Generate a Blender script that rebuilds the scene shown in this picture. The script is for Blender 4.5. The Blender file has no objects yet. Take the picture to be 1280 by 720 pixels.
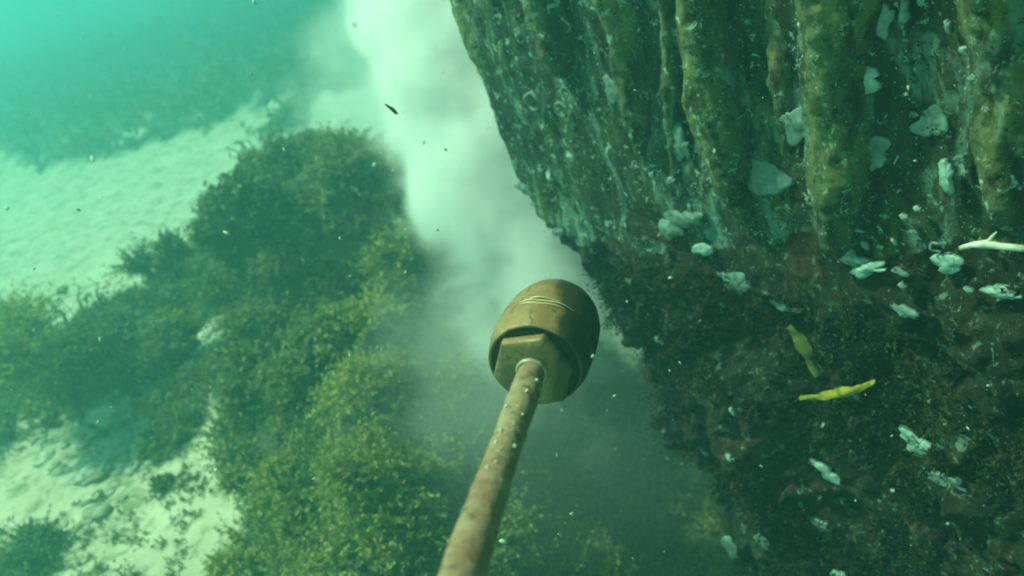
import bpy, bmesh, math, random
import numpy as np
from mathutils import Vector
from math import radians, sin, cos, pi

# ------------------------------------------------------------------ camera, sky, sun, exposure
scn = bpy.context.scene
CAM = np.array([0.0, 0.0, 1.5]); FPX = 1004.6
_p, _r = radians(30), radians(17)
F = np.array([0, cos(_p), -sin(_p)]); _R0 = np.array([1, 0, 0.]); _U0 = np.array([0, sin(_p), cos(_p)])
R = cos(_r) * _R0 - sin(_r) * _U0; U = sin(_r) * _R0 + cos(_r) * _U0
cd = bpy.data.cameras.new('camera'); cam = bpy.data.objects.new('camera', cd); scn.collection.objects.link(cam)
from mathutils import Matrix
cam.matrix_world = Matrix(((R[0], U[0], -F[0], CAM[0]), (R[1], U[1], -F[1], CAM[1]), (R[2], U[2], -F[2], CAM[2]), (0, 0, 0, 1)))
cd.sensor_width = 36; cd.lens = 36 * FPX / 1280; cd.clip_start = 0.02; cd.clip_end = 300
cd.dof.use_dof = True; cd.dof.focus_distance = 0.95; cd.dof.aperture_fstop = 4.2
scn.camera = cam

SUN_EL, SUN_AZ = radians(56), radians(-62)          # azimuth measured from +Y towards +X
sd = Vector((sin(SUN_AZ) * cos(SUN_EL), cos(SUN_AZ) * cos(SUN_EL), sin(SUN_EL)))
w = bpy.data.worlds.new('World'); scn.world = w; w.use_nodes = True
nt = w.node_tree; nt.nodes.clear()
sky = nt.nodes.new('ShaderNodeTexSky'); sky.sky_type = 'NISHITA'; sky.sun_disc = False
sky.sun_elevation = SUN_EL; sky.sun_rotation = SUN_AZ
tint = nt.nodes.new('ShaderNodeMix'); tint.data_type = 'RGBA'; tint.blend_type = 'MULTIPLY'
tint.inputs[0].default_value = 1.0; tint.inputs[7].default_value = (0.50, 0.85, 0.45, 1)   # daylight after the water above
bg = nt.nodes.new('ShaderNodeBackground'); bg.inputs[1].default_value = 0.15
wo = nt.nodes.new('ShaderNodeOutputWorld')
nt.links.new(sky.outputs[0], tint.inputs[6]); nt.links.new(tint.outputs[2], bg.inputs[0]); nt.links.new(bg.outputs[0], wo.inputs[0])
sl = bpy.data.lights.new('sun', 'SUN'); sl.energy = 4.6; sl.angle = radians(3); sl.color = (0.84, 1.0, 0.62)
so = bpy.data.objects.new('sun', sl); scn.collection.objects.link(so)
so.rotation_euler = sd.to_track_quat('Z', 'Y').to_euler(); so.location = (-4, 2, 8)
scn.view_settings.view_transform = 'Standard'; scn.view_settings.look = 'None'
scn.view_settings.gamma = 1; scn.view_settings.use_curve_mapping = False
scn.view_settings.exposure = 0.58
cy = scn.cycles
cy.volume_bounces = 9; cy.max_bounces = 11; cy.diffuse_bounces = 2; cy.glossy_bounces = 1
cy.volume_step_rate = 1.0; cy.volume_max_steps = 128; SILT_STEP = 0.5
cy.use_denoising = True
cy.filter_width = 1.9
HAZE_DENS = 0.15
random.seed(4); RNG = np.random.default_rng(11)

def at(px, py, t):
    return CAM + (F + R * (px - 640) / FPX - U * (py - 360) / FPX) * t

# ------------------------------------------------------------------ numpy noise
def _h(ix, iy, iz, seed):
    n = (ix * 374761393 + iy * 668265263 + iz * 2147483647 + seed * 974634777) & 0xffffffff
    n = ((n ^ (n >> 13)) * 1274126177) & 0xffffffff
    n = ((n ^ (n >> 16)) * 2246822519) & 0xffffffff
    return ((n ^ (n >> 15)) & 0xffff) / 65535.0
def vnoise(P, s=1.0, seed=0):
    P = np.asarray(P) * s
    i = np.floor(P).astype(np.int64); f = P - i; f = f * f * (3 - 2 * f)
    out = 0
    for a in (0, 1):
        wa = f[..., 0] if a else 1 - f[..., 0]
        for b in (0, 1):
            wb = f[..., 1] if b else 1 - f[..., 1]
            for c in (0, 1):
                wc = f[..., 2] if c else 1 - f[..., 2]
                out = out + wa * wb * wc * _h(i[..., 0] + a, i[..., 1] + b, i[..., 2] + c, seed)
    return out
def fbm(P, s=1.0, seed=0, oct=4, gain=0.5):
    o, a, t = 0, 1.0, 0
    for k in range(oct):
        o = o + a * (vnoise(P, s * 2.03 ** k, seed + k * 17) - .5); t += a; a *= gain
    return o / t * 2
def ridged(P, s, seed=0, oct=3):
    o, a, t = 0, 1.0, 0
    for k in range(oct):
        o = o + a * (1 - np.abs(vnoise(P, s * 2.1 ** k, seed + k * 13) * 2 - 1)); t += a; a *= .5
    return o / t
def sstep(a, b, x):
    t = np.clip((x - a) / (b - a), 0, 1); return t * t * (3 - 2 * t)
def unit(v):
    v = np.asarray(v, float); return v / (np.linalg.norm(v, axis=-1, keepdims=True) + 1e-12)

# ------------------------------------------------------------------ mesh helpers
def link(name, me, mat, parent=None, smooth=True):
    o = bpy.data.objects.new(name, me); scn.collection.objects.link(o)
    if mat: me.materials.append(mat)
    if smooth and len(me.polygons): me.polygons.foreach_set('use_smooth', np.ones(len(me.polygons), bool))
    if parent: o.parent = parent
    return o
def mesh_np(V, Q, name='m', col=None):
    """V (n,3), Q (m,k) faces all with k corners; col (n,3) optional colour attribute"""
    V = np.ascontiguousarray(V, np.float32).reshape(-1, 3); Q = np.ascontiguousarray(Q, np.int32); k = Q.shape[1]
    me = bpy.data.meshes.new(name)
    me.vertices.add(len(V)); me.vertices.foreach_set('co', V.ravel())
    me.loops.add(Q.size); me.loops.foreach_set('vertex_index', Q.ravel())
    me.polygons.add(len(Q)); me.polygons.foreach_set('loop_start', np.arange(0, Q.size, k, dtype=np.int32))
    if col is not None:
        ca = me.color_attributes.new('tone', 'FLOAT_COLOR', 'POINT')
        c4 = np.ones((len(V), 4), np.float32); c4[:, :3] = col; ca.data.foreach_set('color', c4.ravel())
    me.update(); me.validate()
    return me
def grid_faces(nu, nv, closed=False):
    i = np.arange(nu - 1)[:, None]; m = nv if closed else nv - 1; j = np.arange(m)[None, :]; j2 = (j + 1) % nv
    return np.stack([i * nv + j, i * nv + j2, (i + 1) * nv + j2, (i + 1) * nv + j], -1).reshape(-1, 4)
def tube(pts, rad, n=10, seed=None, rough=0.0, rs=40):
    pts = np.array(pts, float); rad = np.broadcast_to(np.asarray(rad, float), (len(pts),))
    T = unit(np.gradient(pts, axis=0)); ref = np.array([0.13, .2, .97]) if abs(T[0][2]) < .9 else np.array([1., 0, 0])
    A = unit(np.cross(T, ref)); B = np.cross(T, A)
    th = np.linspace(0, 2 * pi, n, endpoint=False)
    ring = A[:, None] * np.cos(th)[None, :, None] + B[:, None] * np.sin(th)[None, :, None]
    V = pts[:, None] + ring * rad[:, None, None]
    if rough: V = V + ring * (fbm(V, rs, seed or 0, 3) * rough)[..., None]
    V = V.reshape(-1, 3); Q = grid_faces(len(pts), n, True)
    c0 = len(V); V = np.vstack([V, pts[:1], pts[-1:]])
    j = np.arange(n); e0 = np.stack([j, (j + 1) % n, np.full(n, c0), np.full(n, c0)], -1)
    return V, Q, (c0, n, len(pts))
def tube_obj(name, pts, rad, mat, parent=None, n=10, rough=0, rs=40, seed=0):
    V, Q, (c0, n, m) = tube(pts, rad, n, seed, rough, rs)
    faces = [tuple(q) for q in Q.tolist()]
    for j in range(n):
        faces.append(((j + 1) % n, j, c0)); faces.append(((m - 1) * n + j, (m - 1) * n + (j + 1) % n, c0 + 1))
    me = bpy.data.meshes.new(name); me.from_pydata(V.tolist(), [], faces); me.update()
    return link(name, me, mat, parent)
def empty(name, loc):
    o = bpy.data.objects.new(name, None); scn.collection.objects.link(o); o.location = loc; o.empty_display_size = .05
    return o
def tag(o, label=None, cat=None, group=None, kind=None):
    if label: o['label'] = label
    if cat: o['category'] = cat
    if group: o['group'] = group
    if kind: o['kind'] = kind
    return o

# ------------------------------------------------------------------ materials
class N:
    def __init__(s, name):
        s.m = bpy.data.materials.new(name); s.m.use_nodes = True; s.t = s.m.node_tree
        s.b = s.t.nodes['Principled BSDF']; s.c = s.t.nodes.new('ShaderNodeTexCoord')
    zs = 1.0
    def noise(s, scale, detail=5, rough=.55, dist=0, off=0):
        n = s.t.nodes.new('ShaderNodeTexNoise'); n.inputs['Scale'].default_value = scale
        n.inputs['Detail'].default_value = detail; n.inputs['Roughness'].default_value = rough; n.inputs['Distortion'].default_value = dist
        mp = s.t.nodes.new('ShaderNodeMapping'); mp.inputs['Location'].default_value = (off, off * .7, off * 1.3); mp.inputs['Scale'].default_value = (1, 1, s.zs)
        s.t.links.new(s.c.outputs['Object'], mp.inputs[0]); s.t.links.new(mp.outputs[0], n.inputs['Vector']); return n.outputs['Fac']
    def ramp(s, src, stops):
        r = s.t.nodes.new('ShaderNodeValToRGB'); e = r.color_ramp.elements
        while len(e) < len(stops): e.new(.5)
        for k, (p, c) in enumerate(stops):
            e[k].position = p; e[k].color = (c, c, c, 1) if isinstance(c, (int, float)) else (*c, 1)
        s.t.links.new(src, r.inputs[0]); return r.outputs[0]
    def mix(s, fac, a, b, mode='MIX'):
        m = s.t.nodes.new('ShaderNodeMix'); m.data_type = 'RGBA'; m.blend_type = mode
        for i, v in ((0, fac), (6, a), (7, b)):
            if isinstance(v, (int, float)): m.inputs[i].default_value = v
            elif isinstance(v, tuple): m.inputs[i].default_value = (*v, 1)
            else: s.t.links.new(v, m.inputs[i])
        return m.outputs[2]
    def attr(s, name='tone'):
        a = s.t.nodes.new('ShaderNodeAttribute'); a.attribute_name = name; return a.outputs['Color']
    def fin(s, col, rough=.8, bump=None, bstr=.5, bdist=.01, metal=0, spec=.3):
        if isinstance(col, tuple): s.b.inputs['Base Color'].default_value = (*col, 1)
        else: s.t.links.new(col, s.b.inputs['Base Color'])
        if isinstance(rough, (int, float)): s.b.inputs['Roughness'].default_value = rough
        else: s.t.links.new(rough, s.b.inputs['Roughness'])
        s.b.inputs['Metallic'].default_value = metal; s.b.inputs['Specular IOR Level'].default_value = spec
        if bump is not None:
            b = s.t.nodes.new('ShaderNodeBump'); b.inputs['Strength'].default_value = bstr; b.inputs['Distance'].default_value = bdist
            s.t.links.new(bump, b.inputs['Height']); s.t.links.new(b.outputs[0], s.b.inputs['Normal'])
        return s.m

def mat_crust(name, base, ochre, pale, red, palecut=.60, redcut=.58, off=0., zs=1.0, crest=None):
    n = N(name); n.zs = zs
    c = n.mix(n.ramp(n.noise(9, 6, .6, .4, off), [(.38, 0.), (.62, 1.)]), base, ochre)
    if crest: c = n.mix(n.attr(), c, n.mix(n.ramp(n.noise(20, 5, .65, .4, off + 2), [(.35, 0.), (.62, 1.)]), *crest))
    c = n.mix(n.ramp(n.noise(13, 5, .65, .5, off + 7), [(redcut, 0.), (redcut + .10, .85)]), c, red)
    c = n.mix(n.ramp(n.noise(17, 6, .65, .8, off + 3), [(palecut, 0.), (palecut + .09, .75)]), c, pale)
    c = n.mix(n.ramp(n.noise(34, 5, .65, .3, off + 5), [(.40, .85), (.54, 0.)]), c, tuple(v * .3 for v in base))
    n.zs = 1.0
    c = n.mix(n.ramp(n.noise(55, 6, .75, .6, off + 15), [(.585, 0.), (.615, .85)]), c, tuple(min(1, v * 1.9) for v in pale))
    c = n.mix(n.ramp(n.noise(85, 6, .75, .3, off + 19), [(.57, 0.), (.61, .8)]), c, tuple(v * .2 for v in base))
    c = n.mix(n.ramp(n.noise(200, 2, .5, 0, off + 9), [(.68, 0.), (.73, .8)]), c, tuple(min(1, v * 2.2) for v in pale))
    return n.fin(c, .75, n.noise(60, 8, .8, .3, off), 1.0, .012)
M_wall = mat_crust('wall_crust', (.014, .040, .027), (.070, .105, .034), (.19, .36, .29), (.060, .032, .020), .50, .60, 0., .38)
M_rib = mat_crust('rib_crust', (.016, .048, .034), (.060, .098, .045), (.19, .36, .29), (.080, .045, .020), .52, .60, 4., .38, ((.110, .180, .085), (.235, .275, .095)))
M_rubble = mat_crust('rubble_crust', (.007, .014, .007), (.034, .042, .012), (.09, .16, .13), (.085, .034, .026), .60, .54, 9.)

def mat_leaf(name, a, b, rough=.6, trans=.25):
    n = N(name)
    c = n.mix(n.attr(), a, b)
    m = n.fin(c, rough, None, spec=.25)
    n.b.inputs['Transmission Weight'].default_value = 0
    try:
        n.b.inputs['Subsurface Weight'].default_value = 0
    except Exception: pass
    tr = n.t.nodes.new('ShaderNodeBsdfTranslucent'); n.t.links.new(c, tr.inputs[0])
    mx = n.t.nodes.new('ShaderNodeMixShader'); mx.inputs[0].default_value = trans
    out = n.t.nodes['Material Output']
    n.t.links.new(n.b.outputs[0], mx.inputs[1]); n.t.links.new(tr.outputs[0], mx.inputs[2]); n.t.links.new(mx.outputs[0], out.inputs[0])
    return m
M_weed = mat_leaf('olive_weed', (.070, .132, .050), (.320, .340, .085))
M_weedy = mat_leaf('yellow_weed', (.095, .130, .034), (.40, .41, .090))
M_turf = mat_leaf('turf_weed', (.007, .016, .006), (.042, .055, .014))

n = N('sand')
c = n.mix(n.ramp(n.noise(5, 6, .65, .3), [(.35, 0.), (.62, 1.)]), (.44, .41, .28), (.54, .51, .37))
c = n.mix(n.ramp(n.noise(13, 6, .7, .8, 3), [(.50, 0.), (.62, .8)]), c, (.15, .19, .08))
c = n.mix(n.attr(), c, (.050, .075, .034))
M_sand = n.fin(c, .9, n.noise(60, 6, .7), .2, .004)

n = N('rusty_metal')
c = n.mix(n.ramp(n.noise(22, 6, .7, .5), [(.38, 0.), (.60, 1.)]), (.235, .145, .082), (.31, .26, .15))
c = n.mix(n.ramp(n.noise(60, 5, .7, .4, 2), [(.57, 0.), (.64, .7)]), c, (.17, .070, .036))
c = n.mix(n.ramp(n.noise(95, 5, .7, .3, 8), [(.58, 0.), (.63, .8)]), c, (.055, .040, .025))
c = n.mix(n.ramp(n.noise(150, 3, .6, 0, 4), [(.66, 0.), (.70, .8)]), c, (.48, .46, .36))
M_rust = n.fin(c, .7, n.noise(110, 6, .75), .9, .003, 0., .35)
n = N('old_brass')
c = n.mix(n.ramp(n.noise(11, 6, .65, .6), [(.40, 0.), (.58, 1.)]), (.27, .175, .070), (.125, .110, .060))
c = n.mix(n.ramp(n.noise(38, 6, .7, .5, 3), [(.52, 0.), (.62, .7)]), c, (.33, .25, .12))
c = n.mix(n.ramp(n.noise(70, 6, .7, .4, 6), [(.57, 0.), (.63, .75)]), c, (.060, .070, .040))
c = n.mix(n.ramp(n.noise(170, 3, .6, 0, 4), [(.68, 0.), (.72, .7)]), c, (.42, .40, .28))
BRASS_C = c; NB = n
M_brass = n.fin(c, n.ramp(n.noise(30, 5), [(.4, .42), (.6, .72)]), n.noise(75, 6, .75), .6, .002, .2, .4)
n = N('pale_metal'); M_pale = n.fin(n.mix(n.noise(90, 4), (.26, .24, .16), (.44, .42, .32)), .5, n.noise(100, 4), .3, .001, .2, .5)
n = N('bright_scratch'); M_scr = n.fin(n.mix(n.noise(120, 4), (.50, .40, .20), (.68, .58, .36)), .5, n.noise(100, 4), .3, .001, .2, .5)
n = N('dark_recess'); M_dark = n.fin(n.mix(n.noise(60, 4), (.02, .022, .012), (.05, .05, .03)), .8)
n = N('shell'); c = n.mix(n.ramp(n.noise(60, 5, .6, .5), [(.35, 0.), (.65, 1.)]), (.07, .17, .14), (.32, .48, .42))
M_shell = n.fin(c, .5, n.noise(140, 4), .4, .002, 0, .4)
n = N('dull_shell'); c = n.mix(n.ramp(n.noise(50, 5, .6, .5), [(.35, 0.), (.65, 1.)]), (.05, .11, .095), (.16, .26, .23))
M_dshell = n.fin(c, .6, n.noise(140, 4), .4, .002, 0, .3)
n = N('flake'); M_flake = n.fin((.50, .54, .46), .7)
n = N('twig'); M_twig = n.fin(n.mix(n.ramp(n.noise(45, 4), [(.4, 0.), (.6, 1.)]), (.58, .60, .50), (.30, .27, .20)), .6)
n = N('yellow_blade'); M_blade = n.fin(n.mix(n.ramp(n.noise(70, 5, .7), [(.4, 0.), (.62, 1.)]), (.32, .27, .03), (.11, .13, .02)), .45)
n = N('stone'); c = n.mix(n.ramp(n.noise(14, 6, .6, .4), [(.4, 0.), (.6, 1.)]), (.56, .55, .42), (.24, .27, .16)); M_stone = n.fin(c, .85, n.noise(50, 6, .7), .7, .01)

# ------------------------------------------------------------------ seabed
MOUNDS = [  # x, y, height, sx, sy, rotation
    (-.38, 3.00, .43, .44, .42, 0), (-.80, 3.02, .24, .38, .36, 0), (-1.28, 3.05, .20, .36, .32, 0), (-.62, 2.35, .26, .36, .42, 0),
    (-.46, 1.62, .20, .17, .40, 0), (-.95, 2.62, .16, .30, .22, 0), (-2.25, 2.85, .20, .36, .25, 0), (-1.62, 2.72, .10, .18, .18, 0)]
def ground_z(x, y):
    z = 0.0 * x
    for (mx, my, h, sx, sy, a) in MOUNDS:
        z = z + h * np.exp(-((x - mx) / sx) ** 2 * .9 - ((y - my) / sy) ** 2 * .9)
    P = np.stack([x, y, 0 * x], -1)
    z = z * (1 + .35 * fbm(P, 3.0, 5, 3))
    z = z - .75 * sstep(-.28, .30, x + .10 * (y - 1.5)) * (1 - sstep(2.6, 5.0, y))      # the gully scoured at the wall's foot
    z = z + (.035 - .033 * sstep(2.6, 4.2, y)) * fbm(P, 1.2, 8, 2) + .018 * fbm(P, 7, 9, 3) * (1 - sstep(2.4, 3.8, y)) + .12 * fbm(P, .25, 2, 2)*sstep(4, 9, y)
    return z
def weed_amount(x, y):
    P = np.stack([x, y, 0 * x], -1); nz = fbm(P, 2.6, 31, 3)
    m = 0.0 * x
    for (mx, my, h, sx, sy, a) in MOUNDS:
        m = np.maximum(m, min(1, h / .12) * np.exp(-((x - mx) / (sx * 1.12)) ** 4 - ((y - my) / (sy * 1.12)) ** 4))
    for (mx, my, sx, sy) in [(-1.70, 1.78, .17, .17), (-1.9, 3.0, .5, .25), (.25, 1.2, .75, .9), (.0, 2.3, .45, .9), (.5, 1.9, .6, .9), (-1.24, 2.44, .12, .30), (-.76, 1.60, .14, .30), (-2.0, 2.72, .6, .16), (-1.40, 2.70, .22, .10)]:
        m = np.maximum(m, np.exp(-((x - mx) / sx) ** 4 - ((y - my) / sy) ** 4))
    far = sstep(-.25, .55, (y - (6.0 - .36 * (x + .7))) + 1.0 * nz)
    m = np.maximum(m, far)
    return sstep(.30, .62, m + .38 * nz)
def gaxis(lo, hi, c0, c1, step, n_out):
    mid = np.arange(c0, c1, step); a = c0 - np.geomspace(step, c0 - lo, n_out)[::-1]; b = c1 - step + np.geomspace(step, hi - c1 + step, n_out)
    return np.concatenate([a, mid, b])
gx = gaxis(-60, 60, -3.0, 1.2, .014, 60); gy = gaxis(-60, 90, .6, 4.4, .014, 70)
GX, GY = np.meshgrid(gx, gy, indexing='ij')
GZ = ground_z(GX, GY); W = weed_amount(GX, GY)
me = mesh_np(np.stack([GX, GY, GZ], -1), grid_faces(len(gx), len(gy))[:, ::-1], 'seabed', np.repeat(W.reshape(-1, 1), 3, 1))
tag(link('seabed', me, M_sand), kind='structure')

# ------------------------------------------------------------------ weed generator
def sprigs(base, dirn, length, nleaf, leaf, rng, tone, curl=.35, wid=.5):
    """base, dirn (n,3); each sprig a bent stem carrying nleaf small blades"""
    n = len(base); length = np.broadcast_to(length, (n,)); tone = np.broadcast_to(tone, (n,))
    bend = unit(rng.normal(size=(n, 3))) * curl
    t = (np.arange(nleaf) + 1) / nleaf
    t = np.clip(t[None] + rng.uniform(-.04, .04, (n, nleaf)), .05, 1.05)
    pos = base[:, None] + (dirn[:, None] * t[..., None] + bend[:, None] * (t ** 2)[..., None]) * length[:, None, None]
    d = unit(rng.normal(size=(n, nleaf, 3)) + dirn[:, None] * .7)
    s = unit(np.cross(d, unit(rng.normal(size=(n, nleaf, 3)))))
    L = leaf * rng.uniform(.6, 1.35, (n, nleaf, 1)) * (1.15 - .45 * t[..., None]); Wd = L * wid
    nn = np.cross(d, s)
    a = pos; b = pos + d * L * .5 + s * Wd * .5 + nn * L * .1; c = pos + d * L + nn * L * rng.uniform(-.3, .3, (n, nleaf, 1)); e = pos + d * L * .5 - s * Wd * .5 + nn * L * .1
    V = np.stack([a, b, c, e], 2).reshape(-1, 3)
    tn = np.clip(tone[:, None] + rng.uniform(-.22, .22, (n, nleaf)) + .15 * (t - .5), 0, 1)
    C = np.repeat(tn.reshape(-1), 4)
    # stems: a thin three-point ribbon pair
    k = 4; ts = np.linspace(0, 1, k); sp = base[:, None] + (dirn[:, None] * ts[None, :, None] + bend[:, None] * (ts ** 2)[None, :, None]) * length[:, None, None]
    side = unit(np.cross(dirn, unit(rng.normal(size=(n, 3)))))[:, None] * (leaf * .09) * np.linspace(1, .3, k)[None, :, None]
    S = np.stack([sp - side, sp + side], 2).reshape(-1, 3)
    o = len(V); i = (np.arange(n) * k * 2)[:, None] + (np.arange(k - 1) * 2)[None]
    QS = np.stack([i, i + 1, i + 3, i + 2], -1).reshape(-1, 4) + o
    V2 = np.vstack([V, S]); C2 = np.concatenate([C, np.repeat(tone * .4, k * 2)])
    Q = np.vstack([np.arange(len(V)).reshape(-1, 4), QS])
    return V2, Q, C2
def join(parts):
    Vs, Qs, Cs, o = [], [], [], 0
    for V, Q, C in parts:
        Vs.append(V); Qs.append(Q + o); Cs.append(C); o += len(V)
    return np.vstack(Vs), np.vstack(Qs), np.concatenate(Cs)
def weed_obj(name, parts, mat, parent=None):
    V, Q, C = join(parts)
    return link(name, mesh_np(V, Q, name, np.repeat(C[:, None], 3, 1)), mat, parent, smooth=False)
def bush_parts(c, rad, nspr, rng, leaf=.013, tone=.45, squash=.8, nleaf=26, updir=(0, 0, 1)):
    """a rounded bush: several lobes, each a burst of sprigs"""
    out = []; c = np.array(c, float); nl = max(3, int(rad / .04))
    for k in range(nl):
        d = unit(rng.normal(size=3)); d[2] = abs(d[2]); off = d * rad * rng.uniform(.15, .62) * (1 if k else 0)
        r = rad * rng.uniform(.38, .68); m = max(4, int(nspr / nl))
        dd = unit(rng.normal(size=(m, 3)) + np.array(updir) * .75); dd[:, 2] *= squash
        tn = tone + rng.uniform(-.22, .22)
        out.append(sprigs(c + off + dd * r * .15, dd, r * rng.uniform(.65, 1.1, m), nleaf, leaf * rng.uniform(.8, 1.25), rng, tn))
    return out

# the weed mass over the reef and the gully: nobody could count it
parts = []
cand = np.stack([RNG.uniform(-3.2, 1.0, 5200), RNG.uniform(.55, 4.3, 5200)], -1)
Wc = weed_amount(cand[:, 0], cand[:, 1]); keep = RNG.random(len(cand)) < Wc * .8
cand = cand[keep]; hz = ground_z(cand[:, 0], cand[:, 1])
tn0 = .42 + .75 * fbm(np.stack([cand[:, 0], cand[:, 1], hz], -1), 2.4, 77, 2)
for (x, y), z, tn in zip(cand, hz, tn0):
    dist = math.hypot(x, y); near = y < 2.3
    m = 10 if near else 8
    e = .03; gxn = (ground_z(np.array(x + e), np.array(y)) - z) / e; gyn = (ground_z(np.array(x), np.array(y + e)) - z) / e
    nrm = unit(np.array([-gxn, -gyn, 1.2]))
    h = RNG.uniform(.05, .12) * (1.15 if z > .25 else 1)
    dd = unit(RNG.normal(size=(m, 3)) * .55 + nrm)
    b = np.array([x, y, z - .012]) + RNG.normal(size=(m, 3)) * np.array([.018, .018, .003])
    if RNG.random() < .5 and -.95 < x < -.2 and y < 2.3: tn = .9
    parts.append(sprigs(b, dd, h * RNG.uniform(.6, 1.15, m), 15 if near else 12, .017 if near else .021, RNG, tn))
rb = np.random.default_rng(77)
for k in range(150):
    x, y = rb.uniform(-2.3, .2), rb.uniform(1.2, 3.5)
    if float(weed_amount(np.array([x]), np.array([y]))[0]) < .6: continue
    z = float(ground_z(np.array(x), np.array(y))); rr_ = rb.uniform(.07, .16)
    tq = .38 + .9 * (vnoise(np.array([x, y, z]), 2.2, 15) - .35) + (.30 if -.95 < x < -.15 and y < 2.5 else 0)
    parts += bush_parts((x, y, z + rr_ * .25), rr_, int(200 * (rr_ / .12) ** 1.5), rb, float(rb.uniform(.012, .026)), float(np.clip(tq, .15, .95)), nleaf=20)
for k in range(750):                                                    # low tufts dotted over the pale sand
    x, y = RNG.uniform(-2.5, -.8), RNG.uniform(1.3, 2.9)
    if vnoise(np.array([x, y, 0]), 5, 61) < .45: continue
    z = float(ground_z(np.array(x), np.array(y))); m = 7
    parts.append(sprigs(np.array([x, y, z - .004]) + RNG.normal(size=(m, 3)) * np.array([.014, .014, .001]), unit(RNG.normal(size=(m, 3)) * .8 + np.array([0, 0, .7])), RNG.uniform(.012, .034, m), 9, .011, RNG, RNG.uniform(.1, .7)))
tag(weed_obj('seaweed_bed', parts, M_weed), kind='stuff')
# the far weed bed beyond the pale sand
parts = []
fc = np.stack([RNG.uniform(-11, 3, 4200), RNG.uniform(5.2, 14, 4200)], -1)
keep = RNG.random(len(fc)) < weed_amount(fc[:, 0], fc[:, 1]); fc = fc[keep]; hz = ground_z(fc[:, 0], fc[:, 1])
m = len(fc)
parts.append(sprigs(np.c_[fc, hz], unit(RNG.normal(size=(m, 3)) * .5 + np.array([0, 0, 1])), RNG.uniform(.12, .34, m), 14, .07, RNG, .35))
tag(weed_obj('far_seaweed', parts, M_weed), kind='stuff')

# bushes that can be told apart
BUSH = [  # px, py, depth, radius, sprigs, tone, material, label, name
    (15, 432, 2.70, .27, 620, .98, M_weedy, 'bright yellow-green weed bush at the far left edge of the reef', 'seaweed_bush'),
    (60, 425, 3.35, .13, 120, .30, M_weed, 'small dark weed bush beside the bright yellow-green bush at the left edge', 'seaweed_bush'),
    (115, 440, 3.15, .19, 230, .30, M_weed, 'dark green weed bush just above the pale rounded stone', 'seaweed_bush'),
    (330, 215, 2.98, .20, 260, .30, M_weed, 'tall dark weed bush forming the left shoulder of the reef crest', 'seaweed_bush'),
    (430, 195, 3.00, .19, 260, .34, M_weed, 'topmost dark weed bush on the summit of the reef', 'seaweed_bush'),
    (272, 262, 3.00, .15, 190, .34, M_weed, 'round weed bush on the left slope below the reef shoulder', 'seaweed_bush'),
    (207, 322, 3.05, .16, 200, .36, M_weed, 'weed bush low on the left slope, above the pale sand gap', 'seaweed_bush'),
    (520, 250, 2.85, .20, 230, .30, M_weed, 'dark weed bush half hidden by the white silt cloud', 'seaweed_bush'),
    (450, 395, 2.25, .17, 360, .80, M_weedy, 'olive yellow weed bush on the upper end of the near ridge', 'seaweed_bush'),
    (440, 500, 1.95, .14, 340, .80, M_weedy, 'feathery yellowish weed bush midway along the near ridge', 'seaweed_bush'),
    (350, 600, 1.80, .14, 340, .85, M_weedy, 'yellow-green weed bush beside the right end of the pale sand', 'seaweed_bush'),
    (460, 610, 1.72, .14, 320, .70, M_weedy, 'olive weed bush at the right foot of the near ridge', 'seaweed_bush'),
    (300, 700, 1.70, .12, 280, .85, M_weedy, 'yellow-green weed bush at the bottom edge, touching the bare sand', 'seaweed_bush'),
    (410, 710, 1.62, .12, 280, .75, M_weedy, 'olive weed bush at the bottom edge left of the rusty pole', 'seaweed_bush'),
    (30, 700, 2.05, .15, 220, .32, M_weed, 'dark weed bush growing on bare sand in the lower left corner', 'seaweed_bush'),
    (205, 600, 2.20, .06, 60, .45, M_weed, 'small low weed tuft on the edge of the bare sand', 'seaweed_bush'),
    (740, 700, 2.05, .13, 180, .80, M_weedy, 'lone yellow weed tuft deep in the gully right of the rusty pole', 'seaweed_bush'),
]
for i, (px, py, d, r, ns, tn, mt, lab, nm) in enumerate(BUSH):
    c = at(px, py, d); rg = np.random.default_rng(100 + i)
    for t_ in np.arange(d - .6, d + .7, .01):
        q_ = at(px, py, t_)
        if q_[2] < ground_z(np.array(q_[0]), np.array(q_[1])) + r * .35: c = q_; break
    gz = float(ground_z(np.array(c[0]), np.array(c[1])))
    root = empty(nm, (c[0], c[1], gz)); tag(root, lab, 'seaweed', 'weed bushes on the reef')
    cc = np.array([0, 0, c[2] - gz - r * .25])
    weed_obj('foliage', bush_parts(cc, r, ns * 1.3, rg, .0155 + .003 * (d > 2.5), tn), mt, root)
    k = 7; pts = np.array([[0.01 * sin(j), .01 * cos(j * 1.7), max(cc[2] - .07, -.02) + .07 * j / (k - 1)] for j in range(k)])
    tube_obj('stem', pts, np.linspace(.008, .004, k), M_turf, root, 6)

# bare sprigs standing up against the sand on the left
def sprig_plant(px, py, d, top, label):
    c = at(px, py, d); g = float(ground_z(np.array(c[0]), np.array(c[1]))); tp = at(*top, d) - c
    root = empty('seaweed_sprig', (c[0], c[1], g)); tag(root, label, 'seaweed', 'bare sprigs on the reef edge')
    z0 = np.array([0, 0, c[2] - g]); rg = np.random.default_rng(px)
    main = np.array([z0 * t for t in np.linspace(-.05, 1, 4)] + [z0 + tp * t + np.array([.012 * sin(t * 6), 0, .01 * sin(t * 9)]) for t in np.linspace(.15, 1, 8)])
    tube_obj('stem', main, np.linspace(.007, .003, len(main)), M_turf, root, 6)
    bs, ds = [], []
    for t in np.linspace(.1, 1, 9):
        b = z0 + tp * t; bs.append(b); ds.append(unit(tp + rg.normal(size=3) * np.linalg.norm(tp) * .8))
    weed_obj('foliage', [sprigs(np.array(bs), np.array(ds), .055, 9, .017, rg, .25)], M_weed, root)
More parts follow.
